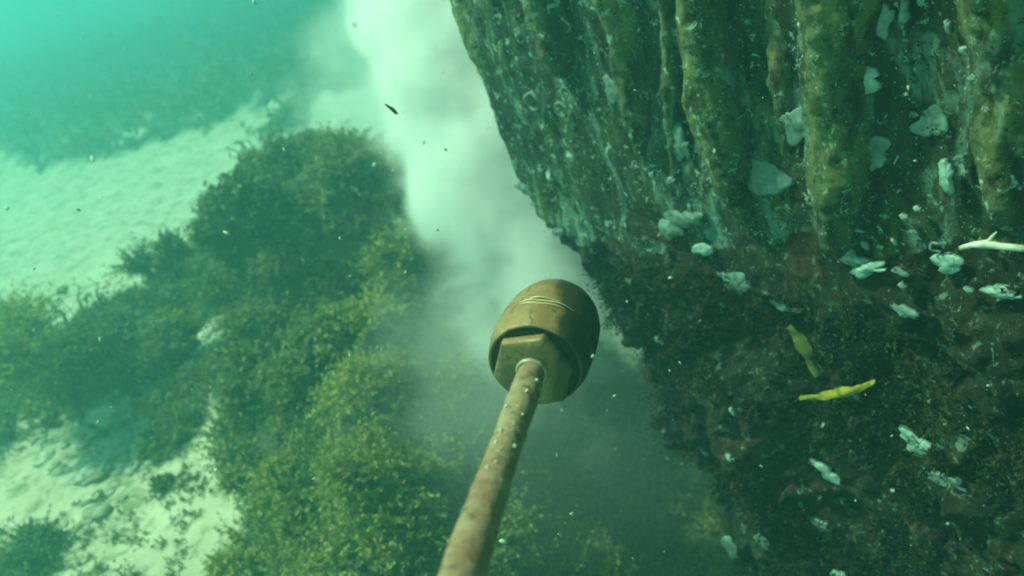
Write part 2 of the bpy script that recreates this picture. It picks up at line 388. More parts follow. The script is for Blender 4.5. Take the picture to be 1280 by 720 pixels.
sprig_plant(44, 405, 3.25, (56, 378), 'thin bare sprig leaning over the pale sand at the left')
sprig_plant(82, 402, 3.25, (66, 376), 'curled thin sprig between the leaning sprig and the upright one')
sprig_plant(103, 400, 3.2, (102, 366), 'short upright dark sprig on the left reef edge')
sprig_plant(122, 392, 3.2, (126, 360), 'leafy sprig rising next to the star-shaped sand gap')

# pale stones
def stone(px, py, d, r, label, seed, sq=(1, 1, .6)):
    c = at(px, py, d); n1, n2 = 90, 60
    th = np.linspace(0, 2 * pi, n1, endpoint=False)[None, :]; ph = np.linspace(.02, pi - .02, n2)[:, None]
    D = np.stack([np.sin(ph) * np.cos(th), np.sin(ph) * np.sin(th), np.cos(ph) + 0 * th], -1)
    V = D * r * (1 + .5 * fbm(D + seed, 1.7, seed, 5, .6))[..., None] * np.array(sq)
    o = link('stone', mesh_np(V, grid_faces(n2, n1, True), 'stone'), M_stone)
    g = float(ground_z(np.array(c[0]), np.array(c[1])))
    o.location = (c[0], c[1], g + r * sq[2] * .3); tag(o, label, 'stone', 'pale stones on the sand')
stone(128, 490, 2.85, .085, 'pale rounded stone with a dark hollow, half buried in weed', 3, (1.1, .8, .55))
stone(272, 408, 2.75, .06, 'whitish stone showing through the middle of the dark weed', 8, (1, 1, .9))
VV, QQ, o_ = [], [], 0
rs_ = np.random.default_rng(3)
for k in range(170):
    px, py = rs_.normal(110, 42), rs_.normal(515, 50)
    for t_ in np.arange(2.0, 3.6, .01):
        c = at(px, py, t_)
        if c[2] < ground_z(np.array(c[0]), np.array(c[1])): break
    r_ = rs_.lognormal(-3.9, .45); n1, n2 = 22, 14
    th = np.linspace(0, 2 * pi, n1, endpoint=False)[None, :]; ph = np.linspace(.02, pi - .02, n2)[:, None]
    D = np.stack([np.sin(ph) * np.cos(th), np.sin(ph) * np.sin(th), np.cos(ph) + 0 * th], -1)
    V = c + D * r_ * (1 + .7 * fbm(D + k, 1.7, k, 4, .6))[..., None] * np.array([1.2, 1, .6]); VV.append(V.reshape(-1, 3)); QQ.append(grid_faces(n2, n1, True) + o_); o_ += n1 * n2
tag(link('rubble', mesh_np(np.vstack(VV), np.vstack(QQ), 'rubble'), M_stone), kind='stuff')
stone(95, 560, 2.6, .06, 'small low pale stone on the sand below the rounded stone', 5, (1, .7, .4))

# ------------------------------------------------------------------ the ribbed wall
E0 = np.array([.04, 1.65]); WD = unit(np.array([.57, .76]) - E0); WN = np.array([WD[1], -WD[0]])
if WN @ (-E0) < 0: WN = -WN
WD3 = np.array([*WD, 0]); WN3 = np.array([*WN, 0])
def on_wall(px, py):
    d = at(px, py, 1) - CAM; t = (WN3 @ (np.array([*E0, 0]) - CAM)) / (WN3 @ d); P = CAM + d * t
    return (P[:2] - E0) @ WD, P[2], t
OUT = [(500, -180), (530, -80), (550, 0), (575, 80), (600, 160), (622, 220), (648, 265), (682, 305), (706, 335), (730, 350), (755, 392), (780, 450), (806, 490), (806, 535), (850, 560), (882, 600), (895, 650), (925, 690), (950, 730), (1000, 800), (1060, 900), (1120, 1000)]
oz = np.array([on_wall(*q)[:2] for q in OUT]); zs, ss = oz[::-1, 1], oz[::-1, 0]
od = np.argsort(zs)
def s_left(z): return np.interp(z, zs[od], ss[od])
ZT, ZB = 2.15, -1.0
nz_, ns_, nback = 860, 470, 120
zz = np.linspace(ZT, ZB, nz_)
sl_ = s_left(zz)
bot = sstep(.84, .55, zz)                               # how far down in the broken foot we are
front = np.linspace(0, 1, ns_) ** 1.15
SX = sl_[:, None] + (1.75 - sl_[:, None]) * front[None]
ZZ = np.repeat(zz[:, None], ns_, 1)
back = -(.16 * bot[:, None] * sstep(.0, .5, SX - sl_[:, None]) * 0 + .0)
edge = SX - sl_[:, None]
round_ = -.07 * np.clip(1 - edge / .10, 0, 1) ** 2       # rounded corner
bulge = .045 * bot[:, None] * sstep(0, .35, edge) * np.sin(np.clip((ZZ + .4) / 1.3, 0, 1) * pi)
P = np.array([*E0, 0]) + WD3 * SX[..., None] + np.array([0, 0, 1.]) * ZZ[..., None] + WN3 * (round_ + bulge)[..., None]
# the far side, running away from the camera behind the corner
bd = unit(np.array([.42, .91])); bd3 = np.array([*bd, 0])
tb = (np.linspace(1, 0, nback, endpoint=False) ** 1.6) * 1.6
B = P[:, :1] + bd3 * tb[None, :, None]
P = np.concatenate([B, P], 1)
Nn = np.concatenate([np.broadcast_to(np.array([-bd[1], bd[0], 0.]), B.shape), np.broadcast_to(WN3, (nz_, ns_, 3))], 1)
k = np.clip((np.arange(nback + ns_) - nback + 14) / 28, 0, 1)[None, :, None]
Nn = unit(Nn[:, :1] * (1 - k) + WN3 * k)
_fb = np.array([on_wall(*q)[:2] for q in [(648, 268), (760, 285), (900, 300), (1050, 335), (1262, 305), (1400, 300)]])
def foot_z(s_): return np.interp(s_, _fb[:, 0], _fb[:, 1])
SP = np.einsum('ijk,k->ij', P - np.array([*E0, 0]), WD3)
lo = sstep(.03, -.16, P[..., 2] - foot_z(SP)); lo = np.clip(lo + .25 * fbm(P, 3, 71, 2) * (lo > 0.02), 0, 1)
disp = .008 * fbm(P, 6, 1, 4) + .010 * fbm(P * np.array([1, 1, .22]), 26, 2, 3)
disp = disp + lo * (.100 * fbm(P, 4.5, 3, 4) + .085 * ridged(P, 8, 4, 4) + .030 * fbm(P, 24, 14, 3) - .045) + (.3 + .7 * lo) * .010 * fbm(P, 60, 6, 3)
P = P + Nn * disp[..., None]
wall = empty('ribbed_wall', (float(E0[0] + WD[0] * .5), float(E0[1] + WD[1] * .5), -1.0))
tag(wall, 'huge dark wall with ribbed, algae-crusted face and a broken, weedy foot', 'wall')
wl = np.array(wall.location)
def wobj(name, V, Q, mat, smooth=True, col=None):
    return link(name, mesh_np(np.asarray(V) - wl, Q, name, col), mat, wall, smooth)
Q = grid_faces(nz_, nback + ns_)
isfoot = (P.reshape(-1, 3)[Q[:, 0]][:, 2] - foot_z(SP.ravel()[Q[:, 0]]) + .10 * fbm(P.reshape(-1, 3)[Q[:, 0]], 7, 41, 3)) < 0
def submesh(V, Q):
    u, inv = np.unique(Q.ravel(), return_inverse=True); return V[u], inv.reshape(Q.shape)
Vf, Qf = submesh(P.reshape(-1, 3), Q[~isfoot]); wobj('face', Vf, Qf, M_wall)
Vf, Qf = submesh(P.reshape(-1, 3), Q[isfoot]); wobj('crusted_foot', Vf, Qf, M_rubble)
# closing back so the wall is a solid mass
bk = P[:, 0]; fr = P[:, -1]
Vb = np.stack([bk, (bk + fr) / 2 + bd3 * .6, fr], 1)
wobj('rear_side', Vb, grid_faces(nz_, 3)[:, ::-1], M_wall)
nu = nback + ns_
Vt = np.stack([P[0], np.broadcast_to((P[0][0] + P[0][-1]) / 2, P[0].shape)], 1)
wobj('top_side', Vt, grid_faces(nu, 2), M_wall)

RIBS = [  # top px(y=0), tip px, width(m), protrusion, round tip
    ((566, 0), (655, 262), .060, .030), ((612, 0), (688, 250), .034, .026), ((684, 0), (707, 98), .062, .040),
    ((778, 0), (803, 205), .056, .040), ((885, 0), (932, 290), .074, .060), ((1046, 0), (1052, 325), .084, .060),
    ((1268, 0), (1262, 290), .086, .060), ((1150, -60), (1148, 60), .040, .018), ((820, -60), (846, 250), .026, .018), ((965, -60), (985, 245), .034, .018),
    ((1480, 0), (1450, 380), .10, .06)]
for i, (a, b, wdt, pr) in enumerate(RIBS):
    s0, z0, _ = on_wall(*a); s1, z1, _ = on_wall(*b)
    nz2 = 420; zt = ZT - .03; zc = np.linspace(zt, z1, nz2)
    sc = s0 + (s1 - s0) * np.clip((z0 - zc) / (z0 - z1), 0, 1.0); sc = sc + .007 * np.sin(zc * 9 + i * 2) * sstep(0, .3, zc - z1)
    tt = np.clip((zc - z1) / (.09 if i == 2 else .42), 0, 1); prof = np.sqrt(np.clip(1 - (1 - tt) ** 2, 0, 1))
    PQ = np.stack([0 * zc + i * 3.1, 0 * zc, zc], -1)
    prof = prof * (1 + .22 * fbm(PQ, 7, 3 + i, 3))
    th = np.linspace(-.2, pi + .2, 44)
    pr *= 1.25; wdt *= 1.30
    V = np.array([*E0, 0]) + WD3 * (sc[:, None] + np.cos(th)[None] * wdt * .5 * prof[:, None] * -1)[..., None] \
        + WN3 * (-.012 + np.sin(th)[None] * pr * prof[:, None] ** .8)[..., None] + np.array([0, 0, 1.]) * zc[:, None, None]
    if i < 2: V = V + WN3 * (-.035 if i == 0 else -.012)
    nr = unit(WD3 * -np.cos(th)[:, None] + WN3 * np.sin(th)[:, None])[None]
    V = V + nr * (.011 * fbm(V * np.array([1, 1, .5]), 22, 50 + i, 4) + .0045 * fbm(V, 70, 51 + i, 3) + .012 * fbm(V, 8, 52 + i, 2))[..., None]
    cr = np.clip(np.sin(th - .35 * (i % 2)), 0, 1) ** 1.9                    # weed and sponge grow along the crest
    cr = np.clip(cr[None] * (.45 + 1.3 * (vnoise(V * np.array([1, 1, .35]), 16, 60 + i))) + .5 * fbm(V, 30, 61 + i, 3) * cr[None], 0, 1) * (.35 + .65 * sstep(0, .25, zc - z1))[:, None]
    wobj('rib', V, grid_faces(nz2, len(th)), M_rib, True, np.repeat(cr.reshape(-1, 1), 3, 1))

def wall_pt(px, py, lift=0.0):
    s, z, t = on_wall(px, py)
    j = int(np.clip(np.searchsorted(-zz, -z), 0, nz_ - 1))
    ii = int(np.clip(np.argmin(np.abs(SX[j] - s)), 0, ns_ - 1))
    return P[j, nback + ii] + WN3 * lift
# shells and pale crusts cemented to the wall: parts of it
def shell_patch(name, px, py, w_, h_, mat, seed, lift=.012, tilt=0., cup=.25):
    c = wall_pt(px, py, lift); rg = np.random.default_rng(seed); s, z, t = on_wall(px, py); sc = t / FPX
    n1, n2 = 30, 9; th = np.linspace(0, 2 * pi, n1, endpoint=False); rr = np.linspace(0.02, 1, n2)
    rim = 1 + 1.1 * fbm(np.stack([np.cos(th), np.sin(th), 0 * th], -1) * 1.0 + seed * 3.7, 1.3, seed, 4)
    x = (rr[:, None] * np.cos(th)[None] * rim) * w_ * .62 * sc; y = (rr[:, None] * np.sin(th)[None] * rim) * h_ * .5 * sc
    x, y = x * cos(tilt) - y * sin(tilt), x * sin(tilt) + y * cos(tilt)
    dz = cup * max(w_, h_) * sc * .5 * (1 - rr[:, None] ** 2) * np.ones((1, n1)) + .003 * fbm(np.stack([x, y, 0 * x], -1), 80, seed, 3)
    V1 = c + WD3 * x[..., None] * 1.25 + np.array([0, 0, 1.]) * y[..., None] + WN3 * dz[..., None]
    V2 = V1 - WN3 * .007
    A = V1.reshape(-1, 3); Bv = V2.reshape(-1, 3); Qa = grid_faces(n2, n1, True); o = len(A)
    j = np.arange(n1); rimq = np.stack([(n2 - 1) * n1 + j, (n2 - 1) * n1 + (j + 1) % n1, o + (n2 - 1) * n1 + (j + 1) % n1, o + (n2 - 1) * n1 + j], -1)
    wobj(name, np.vstack([A, Bv]), np.vstack([Qa, Qa[:, ::-1] + o, rimq]), mat)
SH = [('oyster_shell', 1070, 86, 46, 40, 0, 0), ('oyster_shell', 876, 96, 14, 34, 0, .35), ('oyster_shell', 1013, 55, 10, 46, 0, .05), ('oyster_shell', 864, 16, 8, 40, 0, .1),
      ('oyster_shell', 876, 0, 36, 14, 0, 0), ('oyster_shell', 1070, 315, 44, 26, 0, -.3), ('oyster_shell', 1100, 326, 34, 18, 0, .5), ('oyster_shell', 1062, 277, 34, 20, 0, 0),
      ('oyster_shell', 1192, 210, 14, 52, 0, .1), ('oyster_shell', 1188, 325, 26, 26, 0, .4), ('oyster_shell', 1262, 352, 30, 14, 0, 0), ('oyster_shell', 1052, 576, 26, 18, 0, -.4),
      ('oyster_shell', 1174, 528, 38, 24, 0, -.6), ('oyster_shell', 884, 309, 22, 14, 0, .3), ('oyster_shell', 838, 282, 26, 34, 1, -.5), ('oyster_shell', 860, 268, 34, 26, 1, .4),
      ('crust_patch', 652, 236, 22, 18, 1, 0), ('crust_patch', 640, 262, 12, 26, 1, .3), ('crust_patch', 765, 112, 14, 40, 1, .3), 
      ('crust_patch', 1000, 150, 30, 40, 1, 0), ('crust_patch', 1090, 190, 34, 46, 1, 0), 
      ('crust_patch', 960, 220, 34, 36, 1, 0), ('crust_patch', 850, 180, 24, 50, 1, .2), 
      ('crust_patch', 925, 350, 30, 26, 1, 0), ('crust_patch', 1170, 150, 24, 40, 1, -.2), ('crust_patch', 900, 40, 20, 46, 1, 0),
      ('crust_patch', 1110, 18, 20, 30, 1, 0), ('crust_patch', 1215, 560, 30, 20, 1, 0),
      ('crust_patch', 985, 380, 26, 16, 1, 0), ('crust_patch', 1145, 375, 20, 14, 1, 0), ('crust_patch', 1040, 640, 22, 16, 1, 0), ('crust_patch', 930, 670, 18, 26, 1, 0)]
for i, (nm, px, py, w_, h_, dull, tl) in enumerate(SH):
    shell_patch(nm, px, py, w_, h_, M_dshell if dull else M_shell, 200 + i, .015 if nm == 'oyster_shell' else .006, tl, .22 if nm == 'oyster_shell' else .08)
rf = np.random.default_rng(31)
for i in range(60):
    px, py = rf.uniform(640, 1275), rf.uniform(5, 700)
    if on_wall(px, py)[0] < float(s_left(on_wall(px, py)[1])) + .03: continue
    q_ = rf.lognormal(1.35, .55); shell_patch('shell_fragment', px, py, q_ * rf.uniform(.6, 1.6), q_ * rf.uniform(.8, 2.4), M_shell if rf.random() < .28 else M_dshell, 400 + i, .013, rf.uniform(-.6, .6), .3)
for (px, py, r) in [(672, 123, 11), (708, 132, 9), (548, 70, 0), (716, 108, 5), (1256, 60, 8), (1178, 300, 7)]:
    if not r: continue
    c = wall_pt(px, py, .016); s, z, t = on_wall(px, py); r = r * t / FPX
    th = np.linspace(0, 2 * pi, 26); pts = c + WD3 * (np.cos(th) * r * 1.2)[:, None] + np.array([0, 0, 1.]) * (np.sin(th) * r)[:, None] - wl
    pts = pts[:22] + WN3 * (.002 * np.sin(th[:22] * 3 + px))[:, None]; tube_obj('worm_tube', pts, r * (.16 + .10 * np.abs(np.sin(th[:22] * 1.7 + px))), M_dshell, wall, 8, r * .16, 200, px)
# algae turf growing from the wall's foot and along the grooves
tp = []
rg = np.random.default_rng(9)
for k in range(9500):
    j = rg.integers(150, nz_ - 60); i = rg.integers(nback - 60, nback + ns_ - 2)
    if lo[j, i] < rg.random() * .8 + .02 and rg.random() > .05: continue
    if i < nback + 12 and lo[j, i] < .5: continue
    p = P[j, i]; m = 5
    if vnoise(p, 11, 88) < .42: continue
    low = lo[j, i] > .35
    dd = unit(rg.normal(size=(m, 3)) * .7 + Nn[j, i] * .9 + np.array([0, 0, -.25]))
    tn = np.clip(.32 + .8 * vnoise(p, 5, 3) - .3 + rg.uniform(-.15, .15), 0, 1)
    tp.append(sprigs(p + rg.normal(size=(m, 3)) * .006, dd, rg.uniform(.012, .050) * (1 if low else .4), 9, .0080 if low else .005, rg, tn, wid=.5))
V, Qd, Cc = join(tp)
o = wobj('algae_turf', V, Qd, M_turf, False, np.repeat(Cc[:, None], 3, 1)); o['kind'] = 'stuff'
# knobbly lumps that break the foot's outline
def lump(px, py, r, seed, sx=1.0):
    s, z, t = on_wall(px, py); c = np.array([*E0, 0]) + WD3 * (s + .012) + np.array([0, 0, z]) - WN3 * .035; r = r * t / FPX
    n1, n2 = 40, 26; th = np.linspace(0, 2 * pi, n1, endpoint=False)[None, :]; ph = np.linspace(.02, pi - .02, n2)[:, None]
    D = np.stack([np.sin(ph) * np.cos(th), np.sin(ph) * np.sin(th), np.cos(ph) + 0 * th], -1)
    V = c + D * r * (1 + .7 * fbm(D + seed, 1.9, seed, 4))[..., None]
    wobj('rubble_lump', V, grid_faces(n2, n1, True), M_rubble)
for i, (px, py, r) in enumerate([(690, 306, 8), (672, 284, 8), (728, 338, 11), (745, 372, 14), (812, 530, 17), (800, 470, 16), (838, 556, 17), (870, 585, 15), (905, 660, 20), (775, 430, 14), (700, 310, 13), (890, 625, 14)]):
    lump(px, py, r, i + 3)

# seaweed blade and broken twig caught on the foot
def blade(path, wid, label, seed, mat=M_blade):
    pts = np.array([np.array([*E0, 0]) + WD3 * on_wall(x, y)[0] + np.array([0, 0, on_wall(x, y)[1]]) for x, y, l in path])
    hi = max(float((wall_pt(x, y, l) - p_) @ WN3) for (x, y, l), p_ in zip(path, pts)); pts = np.array([at(x, y, on_wall(x, y)[2] - hi * 1.35) for x, y, l in path]); tt = np.linspace(0, 1, len(pts)); u = np.linspace(0, 1, 28)
    C = np.stack([np.interp(u, tt, pts[:, k]) for k in range(3)], -1); wd_ = wid * np.sin(np.clip(u * .86 + .10, 0, 1) * pi) ** .6 * (1 + .4 * fbm(np.stack([u * 9 + seed * 5, 0 * u, 0 * u], -1), 1, seed, 3) + .12 * np.sin(u * 13 + seed) + .10 * np.sin(u * 31 + seed * 2))
    T = unit(np.gradient(C, axis=0)); S = unit(np.cross(T, unit(WN3 + np.array([0, 0, .3]))))
    rows = []
    for k, a in enumerate(np.linspace(-1, 1, 6)):
        rows.append(C + S * (wd_ * a)[:, None] + WN3 * ((1 - a * a) * wid * .35 + wid * .22 * np.sin(u * 11 + a * 2 + seed))[:, None])
    V = np.stack(rows, 1); V2 = V - WN3 * .0015; o = len(V.reshape(-1, 3)); Qa = grid_faces(len(u), 6)
    VV = np.vstack([V.reshape(-1, 3), V2.reshape(-1, 3)]); base = VV[0].copy()
    ob = link('seaweed_frond', mesh_np(VV - base, np.vstack([Qa, Qa[:, ::-1] + o]), 'blade'), mat); ob.location = base
    tag(ob, label, 'seaweed', 'loose blades on the wall foot')
blade([(1000, 498, .05), (1020, 497, .06), (1045, 492, .07), (1068, 488, .06), (1094, 477, .05)], .0062, 'bright yellow seaweed blade lying flat across the dark wall foot', 1)
n = N('olive_blade'); M_olive = n.fin(n.mix(n.noise(40, 4), (.13, .14, .025), (.06, .08, .02)), .5)
blade([(985, 408, .02), (1000, 425, .06), (1010, 450, .07), (1022, 470, .04)], .010, 'broad olive frond hanging above the bright yellow blade', 2, M_olive)
tw = empty('broken_twig', wall_pt(1260, 308, .07)); tag(tw, 'whitish broken twig sticking out of the wall at the right edge', 'twig')
bx_ = np.array(tw.location)
pts = np.array([wall_pt(x, y, .075) for x, y in [(1200, 310), (1215, 306), (1232, 306), (1250, 308), (1275, 311), (1330, 314)]]) 
for k in range(len(pts)): pts[k] = at([1200, 1215, 1232, 1250, 1275, 1330][k], [310, 306, 305, 308, 310, 314][k], .93 - .012 * k)
tube_obj('stem', pts - bx_, [.003, .0036, .0052, .0042, .004, .004], M_twig, tw, 10, .0012, 220)
pts2 = np.array([at(1232, 306, .904), at(1240, 296, .90), at(1246, 290, .90)]); tube_obj('snag', pts2 - bx_, [.003, .002, .0012], M_twig, tw, 8)

# ------------------------------------------------------------------ rusty pole with its brass head
A = at(578, 720, .49); Bp = at(666, 462, .80); ax = unit(Bp - A)
start = A - ax * .22
root = empty('rusty_rod', tuple(start)); tag(root, 'long rusty metal rod ending in a rounded brass knob with a slotted collar', 'rod')
L = float(np.linalg.norm(Bp - start))
q = Vector(ax).to_track_quat('Z', 'Y'); root.rotation_mode = 'QUATERNION'
# local frame: Z along the rod
def spin_to(hx):                                   # roll about the rod so local X points along hx as far as possible
    x = Vector(hx) - Vector(ax) * Vector(hx).dot(Vector(ax)); x.normalize(); y = Vector(ax).cross(x)
    return Matrix(((x[0], y[0], ax[0]), (x[1], y[1], ax[1]), (x[2], y[2], ax[2]))).to_quaternion()
root.rotation_quaternion = spin_to(tuple(U * 1.0 - R * .3))
zsr = np.linspace(0, L + .015, 160)
rad = .0136 + .0006 * np.sin(zsr * 30)
tube_obj('rod', np.stack([.0012 * np.sin(zsr * 9), .001 * np.cos(zsr * 7), zsr], -1), rad, M_rust, root, 40, .0011, 90, 5)
def lathe(name, prof, mat, n=72, rough=.0006, rs=40, parent=root, hexn=None, seed=0, squash=None, shift=(0, 0), shrink=1.0):
    pr = np.array(prof, float); th = np.linspace(0, 2 * pi, n, endpoint=False)
    rr = pr[:, 1][:, None] * np.ones((1, n))
    if hexn is not None:
        for k, s_ in enumerate(hexn):
            if s_:
                a = (th % (pi / 3)) - pi / 6; rr[k] = pr[k, 1] * (1 - s_ + s_ * .90 / np.cos(a))
    V = np.stack([rr * np.cos(th), rr * np.sin(th), pr[:, 0][:, None] + 0 * rr], -1)
    if squash is not None: V[..., 0] *= squash[0]; V[..., 1] *= squash[1]
    D = unit(V * np.array([1, 1, 0])); V = V + D * (fbm(V, rs, seed, 3) * rough)[..., None]
    V = V * np.array([shrink, shrink, 1]) + np.array([shift[0], shift[1], 0])
    V = (V - np.array([0, 0, L])) * (.94, .94, .90) ; V = V @ np.array(KQ.to_matrix()).T + np.array([0, 0, L])
    return link(name, mesh_np(V, grid_faces(len(pr), n, True), name), mat, parent)
z0 = L - .004
wob = root.rotation_quaternion
ax_k = unit(ax + .34 * unit(U * .85 + R * .52))                       # the knob sits bent on the rod's end
KQ = Vector((0, 0, 1)).rotation_difference(wob.inverted() @ Vector(ax_k)) @ Matrix.Rotation(radians(34), 4, 'Z').to_quaternion()
dr = wob.inverted() @ Vector(R * .97 - U * .10)                        # brass turns dark green towards the knob's right flank, noisy edge
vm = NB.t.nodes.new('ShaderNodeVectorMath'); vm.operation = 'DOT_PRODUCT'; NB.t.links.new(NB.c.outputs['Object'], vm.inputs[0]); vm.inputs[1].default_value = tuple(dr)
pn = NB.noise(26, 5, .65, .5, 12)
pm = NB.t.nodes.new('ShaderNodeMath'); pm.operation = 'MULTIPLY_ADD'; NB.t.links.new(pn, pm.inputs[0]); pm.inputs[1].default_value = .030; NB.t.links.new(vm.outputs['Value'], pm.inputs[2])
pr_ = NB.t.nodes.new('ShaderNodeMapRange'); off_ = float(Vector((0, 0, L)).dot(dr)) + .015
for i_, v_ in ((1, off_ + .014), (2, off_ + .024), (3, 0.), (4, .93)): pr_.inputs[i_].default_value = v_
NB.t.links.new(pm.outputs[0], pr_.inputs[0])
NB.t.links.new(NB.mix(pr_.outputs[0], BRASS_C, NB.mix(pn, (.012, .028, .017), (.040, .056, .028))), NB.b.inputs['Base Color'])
# collar: hexagonal step round the rod
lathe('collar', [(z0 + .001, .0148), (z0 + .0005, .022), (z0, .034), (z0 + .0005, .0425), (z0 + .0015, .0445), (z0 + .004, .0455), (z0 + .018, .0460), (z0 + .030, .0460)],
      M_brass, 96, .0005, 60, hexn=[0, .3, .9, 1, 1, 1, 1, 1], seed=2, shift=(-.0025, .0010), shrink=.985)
lathe('slot', [(z0 + .012, .040), (z0 + .014, .0485), (z0 + .022, .0492), (z0 + .03, .040)], M_dark, 72, 0)
body = [(z0 + .020, .0455), (z0 + .0125, .0478), (z0 + .011, .0500), (z0 + .012, .0515), (z0 + .016, .0525), (z0 + .030, .0550), (z0 + .048, .0568)]
body += [(z0 + .052, .0560), (z0 + .054, .0570), (z0 + .058, .0562), (z0 + .060, .0573), (z0 + .064, .0564), (z0 + .067, .0571)]
for a in np.linspace(0, 1, 26)[1:]:
    body.append((z0 + .067 + .078 * sin(a * pi / 2), .0571 * (max(cos(a * pi / 2), 0.004)) ** .62))
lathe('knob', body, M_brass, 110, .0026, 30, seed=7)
for zb, t0_, t1_ in ((.050, -.30, .62), (.056, -.42, .80), (.061, -.25, .50)):
    tq = np.linspace(t0_ - .42, t1_ - .42, 40); rb_ = .0571 + .0007 * np.sin(tq * 9 + zb * 900)
    pa = np.stack([rb_ * np.cos(tq), rb_ * np.sin(tq), z0 + zb + .0012 * np.sin(tq * 4)], -1)
    pa = ((pa - np.array([0, 0, L])) * (.94, .94, .90)) @ np.array(KQ.to_matrix()).T + np.array([0, 0, L])
    tube_obj('scratched_band', pa, .0009 * np.sin(np.linspace(.08, pi - .08, 40)) ** .5, M_scr, root, 8, .0003, 300)
lathe('end_ring', [(z0 - .004, .0142), (z0 - .0045, .0160), (z0 - .002, .0172), (z0 + .001, .0172)], M_pale, 48, .0006, 120)
# barnacle specks on the rod
rg = np.random.default_rng(21)
for k in range(12):
    zc = L - rg.uniform(.03, .22); th = rg.uniform(-1.2, 1.6) + .6; r = rg.uniform(.0007, .0018)
    d = np.array([cos(th), sin(th), 0]); c = d * .0138 + np.array([0, 0, zc])
    n1, n2 = 12, 8; tq = np.linspace(0, 2 * pi, n1, endpoint=False)[None]; ph = np.linspace(.05, pi - .05, n2)[:, None]
    Dv = np.stack([np.sin(ph) * np.cos(tq), np.sin(ph) * np.sin(tq), np.cos(ph) + 0 * tq], -1)
    link('barnacle', mesh_np(c + Dv * r * (1 + .4 * fbm(Dv + k, 2, k, 2))[..., None], grid_faces(n2, n1, True), 'b'), M_flake, root)

# ------------------------------------------------------------------ drifting specks
def flake_mesh(r, seed, sx=1.6):
    n1, n2 = 10, 6; th = np.linspace(0, 2 * pi, n1, endpoint=False)[None]; ph = np.linspace(.05, pi - .05, n2)[:, None]
    D = np.stack([np.sin(ph) * np.cos(th), np.sin(ph) * np.sin(th), np.cos(ph) + 0 * th], -1)
    return D * r * np.array([sx, .8, .6]) * (1 + .8 * fbm(D + seed, 1.6, seed, 2))[..., None], grid_faces(n2, n1, True)
VV, QQ, o = [], [], 0
rg = np.random.default_rng(5)
k = 0
while k < 1900:
    p = np.array([rg.uniform(-1.3, .7), rg.uniform(.35, 2.4), rg.uniform(-.3, 1.8)])
    rel = p - CAM; dep = rel @ F
    if dep < .45: continue
    r = rg.lognormal(-6.95, .5); r = min(r, .0017)
    V, Q1 = flake_mesh(r, k % 17, rg.uniform(1, 2.2)); a = rg.normal(size=(3, 3)); qd, _ = np.linalg.qr(a)
    VV.append(V.reshape(-1, 3) @ qd + p); QQ.append(Q1 + o); o += V.reshape(-1, 3).shape[0]; k += 1
tag(link('floating_particles', mesh_np(np.vstack(VV), np.vstack(QQ), 'p'), M_flake), kind='stuff')
FL = [(629, 677, .80, .0052, 'largest white flake, drifting just right of the rusty rod near the bottom'),
      (715, 642, .85, .0030, 'small white flake drifting right of the rod above the yellow tuft'),
      (557, 187, .95, .0034, 'white flake drifting in front of the bright silt cloud'),
      (547, 287, 1.00, .0040, 'pale round flake floating over the upper right of the reef'),
      (499, 477, .90, .0022, 'bright white speck floating left of the brass knob'),
      (616, 410, .80, .0020, 'tiny white speck close to the left side of the knob'),
      (741, 445, .72, .0022, 'pale speck floating in front of the right side of the knob'),
      (313, 92, 1.10, .0030, 'pale speck floating alone over the dark distant water')]
for i, (px, py, d, r, lab) in enumerate(FL):
    V, Q1 = flake_mesh(r * .62, 30 + i, 1.5); ob = link('drifting_flake', mesh_np(V, Q1, 'f'), M_flake); ob.location = at(px, py, d)
    ob.rotation_euler = (.3 * i, .8, .5 * i); tag(ob, lab, 'flake', 'white flakes drifting in the water')
V, Q1 = flake_mesh(.0035, 99, 3.0); ob = link('weed_scrap', mesh_np(V, Q1, 'f'), M_blade); ob.location = at(490, 137, 1.0); ob.rotation_euler = (.2, 1.0, .4)
tag(ob, 'tiny dark weed scrap drifting against the bright silt cloud', 'weed scrap')

